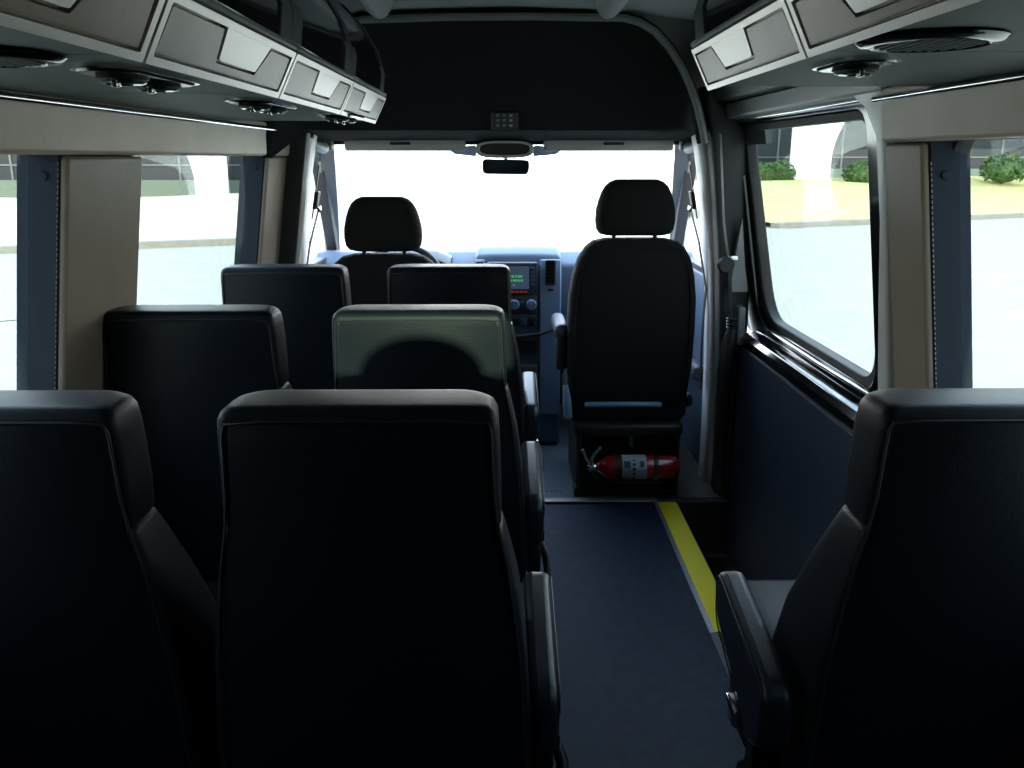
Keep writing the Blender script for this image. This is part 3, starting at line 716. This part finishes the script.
# curved seam, cubby and lower tray
MB().tube([(-.05, -.032, .585), (.08, -.036, .588), (.18, -.036, .602), (.28, -.025, .64)], .008).build('seam_strip', M['dash_dark'], t)
MB().ring(rrect(.02, .170, .49, .575, .01), rrect(.03, .16, .50, .565, .008), lambda u, q: (u, -.034, q), lambda u, q: (u, -.01, q)).build('cubby_frame', M['dash_dark'], t)
MB().box(.03, .16, -.028, -.018, .50, .565).build('cubby', M['plastic'], t)
MB().box(-.06, .165, -.04, .0, .20, .44, bev=.012).build('lower_drawer', M['dash_dark'], t)
MB().box(.05, .12, -.048, -.038, .385, .40, bev=.004).build('drawer_pull', M['dash_light'], t)
# passenger side: glovebox line, instrument hood
MB().box(.36, .93, .112, .13, .60, .77, bev=.01).build('glovebox', M['dash_dark'], t)
MB().loft([[(x, y, z) for y, z in ((.02, .93), (.0, .965+k), (.06, 1.0+k), (.30, .985+k), (.35, .93))] for x, k in ((-.72, -.03), (-.66, 0), (-.50, .012), (-.34, 0), (-.27, -.03))]).build('instrument_hood', M['dash_dark'], t, bev=.01)
vent(.46, .90, .10, .06, yy=.12)
# steering wheel
t = empty('steering_wheel', (-.497, 4.05, .86), 'dark steering wheel seen past the right edge of the driver headrest', 'steering wheel')
R_ = Matrix.Rotation(math.radians(-28), 3, 'X'); pts = []
for k in range(49):
    a = 2*PI*k/48; pts.append(tuple(R_ @ Vector((.20*math.cos(a), 0, .20*math.sin(a)))))
MB().tube(pts, .016, n=10, cap=False).build('rim', M['plastic'], t)
MB().lathe([(.0, -.03), (.05, -.028), (.07, -.01), (.07, .02), (0, .02)], (0, 0, 0), 'Y', 24).build('hub', M['plastic'], t)
for a in (0, PI, -PI/2):
    v = R_ @ Vector((math.cos(a), 0, math.sin(a)))
    MB().tube([tuple(v*.05), tuple(v*.19)], [.022, .014]).build('spoke', M['plastic'], t)
MB().tube([(0, .02, -.01), (0, .15, -.08)], .04, n=14).build('column', M['dash_dark'], t)

# ------------------------------------------------------------------ outside
tag(MB().box(-150, 150, -60, 260, -.75, -.65).build('ground', M['asphalt'], smooth=False), kind='structure')
def strip_between(a, b, w, z0, z1):
    a = Vector((*a, 0)); b = Vector((*b, 0)); d = (b-a).normalized(); n = Vector((-d.y, d.x, 0))*w
    P = [a, b, b+n, a+n]
    return MB().loft([[(p.x, p.y, z0) for p in P], [(p.x, p.y, z1) for p in P]])
tag(strip_between((-60, -1), (-4.9, 22.2), .35, -.655, -.50).build('kerb', M['kerb'], smooth=False), 'pale concrete kerb along the road outside the left windows', 'kerb')
tag(strip_between((8.4, 26.4), (60, 50.4), .35, -.655, -.50).build('kerb', M['kerb'], smooth=False), 'pale concrete kerb along the road outside the right windows', 'kerb')
tag(strip_between((-16.0, 5.6), (-6.1, 11.5), .05, -.652, -.645).build('road_joint', M['rubber'], smooth=False), 'dark joint line across the pale road outside the near left window', 'joint')
def bank(P0, P1, depth, z1, name, gm='grass'):
    a = Vector((*P0, 0)); b = Vector((*P1, 0)); d = (b-a).normalized(); n = Vector((-d.y, d.x, 0))
    mb = MB(); rings = []
    for k, (u, z) in enumerate(((.35, -.66), (.36, -.52), (2.0, -.50), (2.3, -.48), (depth*.5, -.3+.2*(z1+.5)), (depth*.8, z1-.12), (depth, z1), (depth+5, z1+.1))):
        rings.append([tuple((a+(b-a)*t_+n*u)+Vector((0, 0, z+.06*math.sin(t_*30+u)))) for t_ in fr(0, 1, 20)])
    mb.loft(rings, closed=False, cap=False)
    return mb.build(name, M[gm])
tag(bank((-60, -1), (-4.9, 22.2), 10, -.1, 'grass_bank', 'grass_sunlit'), 'sunlit dry grass bank behind the kerb outside the left windows', 'grass bank', kind='stuff')
tag(bank((8.4, 26.4), (60, 50.4), 9, .35, 'grass_bank'), 'yellow dry grass bank behind the kerb outside the right windows', 'grass bank', kind='stuff')

def canopy(s, y, x_col0, x_col1, flare, zb, xa, xb, lab):
    t = empty('canopy', (0, y, 0), lab, 'canopy')
    # white column with an arched flare on one side
    P = [(x_col0, zb), (x_col1, zb), (x_col1, 5.2), (x_col0, 5.2)]
    MB().prism(P, lambda u, v: (u, 0, v), lambda u, v: (u, .3, v)).build('column', M['concrete'], t, smooth=False)
    x0 = x_col0 if s < 0 else x_col1
    arc = [(x0, zb+.6*(5.2-zb)*.05)]+[(x0+s*flare*(1-math.cos(q)), (.2 if s < 0 else 1.2)+3.2*math.sin(q)) for q in fr(0, PI/2, 10)]+[(x0+s*flare*1.0, 5.2), (x0, 5.2)]
    MB().prism(arc, lambda u, v: (u, .05, v), lambda u, v: (u, .85, v)).build('arch_bracket', M['concrete'], t, smooth=False)
    MB().box(xa, xb, -.2, 4, 4.2, 5.4).build('canopy_beam', M['concrete'], t, smooth=False)
def facade(x0, x1, y, zb, lab):
    t = empty('building', (0, y, 0), lab, 'building')
    MB().box(x0, x1, 0, 3, zb-1.0, 6).build('dark_wall', M['darkwall'], t, smooth=False)
    mb = MB(); x = x0+.5
    while x < x1: mb.box(x, x+.09, -.1, 0, zb, 6); x += 1.9
    mb.build('mullions', M['facade_line'], t, smooth=False)
    MB().box(x0, x1, -.12, -.04, zb+1.0, zb+1.07).build('rail', M['facade_line'], t, smooth=False)
    MB().box(x0, x1, -.5, -.3, zb-1.0, zb+.38).build('low_wall', M['lowwall'], t, smooth=False)
facade(-40, -10.3, 40, .1, 'dark glazed building behind a low green wall beyond the left windows')
facade(11.8, 50, 52, .45, 'dark glazed building behind a low wall beyond the right windows')
canopy(-1, 36, -12.75, -11.45, 2.4, -.8, -30, -10, 'white arched canopy column in front of the dark building outside the left windows')
canopy(1, 42, 13.75, 15.65, 2.6, -.8, 12.5, 34, 'white arched canopy column in front of the dark building outside the right windows')
def bush(x, y, z, r, lab):
    t = empty('bush', (x, y, z), lab, 'bush', 'round green bushes along the bank')
    MB().tube([(0, 0, -.25), (0, 0, r*.5)], [.08, .05]).build('stem', M['bark'], t)
    bm = bmesh.new(); 
    for k in range(420):
        a, b_ = random.uniform(0, 2*PI), math.acos(random.uniform(-.6, 1)); q = r*random.uniform(.72, 1.02)
        c = Vector((q*math.sin(b_)*math.cos(a), q*math.sin(b_)*math.sin(a), r*.55+q*.8*math.cos(b_)))
        Rm = Matrix.Rotation(random.uniform(0, 6.28), 3, Vector((random.uniform(-1, 1), random.uniform(-1, 1), random.uniform(-1, 1))).normalized())
        s_ = r*.13
        vs = [bm.verts.new(c+Rm @ Vector(p)) for p in ((-s_, 0, 0), (0, -s_*.6, 0), (s_, 0, s_*.3), (0, s_*.6, 0))]
        bm.faces.new(vs)
    bmesh.ops.create_icosphere(bm, subdivisions=2, radius=r*.80, matrix=Matrix.Translation((0, 0, r*.55)) @ Matrix.Scale(.8, 4, (0, 0, 1)))
    m_ = MB(); m_.bm.free(); m_.bm = bm; m_.build('foliage', M['leaf'], t, smooth=False)
for x, y, z, r_, lab in ((12.1, 41, .25, .75, 'green bush at the front edge of the sliding door window'), (13.0, 41.5, .25, .8, 'green bush just left of the white column outside the sliding door window'),
                    (16.7, 41, .25, .8, 'round green bush just right of the white column outside the sliding door window'), (18.3, 41.5, .3, .7, 'green bush at the rear edge of the sliding door window'),
                    (24.0, 42, .35, 1.0, 'green bush seen through the near right window')):
    bush(x, y, z, r_, lab)

# ------------------------------------------------------------------ light
w = bpy.data.worlds.new('world'); bpy.context.scene.world = w; w.use_nodes = True
nt = w.node_tree; bg = nt.nodes['Background']
tc = nt.nodes.new('ShaderNodeTexCoord'); sp = nt.nodes.new('ShaderNodeSeparateXYZ'); cr = nt.nodes.new('ShaderNodeValToRGB')
nt.links.new(tc.outputs['Generated'], sp.inputs['Vector']); nt.links.new(sp.outputs['Z'], cr.inputs['Fac'])
cr.color_ramp.elements[0].position = 0; cr.color_ramp.elements[0].color = (1, .97, .93, 1)
cr.color_ramp.elements[1].position = .5; cr.color_ramp.elements[1].color = (.56, .75, 1, 1)
nt.links.new(cr.outputs['Color'], bg.inputs['Color'])
# the sky is brighter ahead of the van
mx_ = nt.nodes.new('ShaderNodeMapRange'); mx_.inputs['From Min'].default_value = -.2; mx_.inputs['From Max'].default_value = 1
mx_.inputs['To Min'].default_value = 4.2; mx_.inputs['To Max'].default_value = 14
nt.links.new(sp.outputs['Y'], mx_.inputs['Value']); nt.links.new(mx_.outputs['Result'], bg.inputs['Strength'])
sun = bpy.data.lights.new('sun', 'SUN'); sun.energy = 9; sun.angle = math.radians(.6); sun.color = (1, .92, .78)
so = link(bpy.data.objects.new('sun', sun))
dirv = Vector((0, math.cos(math.radians(12.4)), -math.sin(math.radians(12.4))))
so.rotation_euler = dirv.to_track_quat('-Z', 'Y').to_euler(); so.location = (0, -3, 4)

# ------------------------------------------------------------------ camera
cam = bpy.data.cameras.new('camera'); co = link(bpy.data.objects.new('camera', cam))
cam.sensor_width = 36; cam.lens = 36*850/1024; cam.clip_start = .02; cam.clip_end = 500
co.location = (0, 0, 1.45); co.rotation_euler = (math.radians(90-14.9), 0, math.radians(-.47)*1)
sc = bpy.context.scene; sc.camera = co
sc.view_settings.view_transform = 'Standard'; sc.view_settings.look = 'None'; sc.view_settings.gamma = 1; sc.view_settings.exposure = 0
sc.view_settings.use_curve_mapping = False
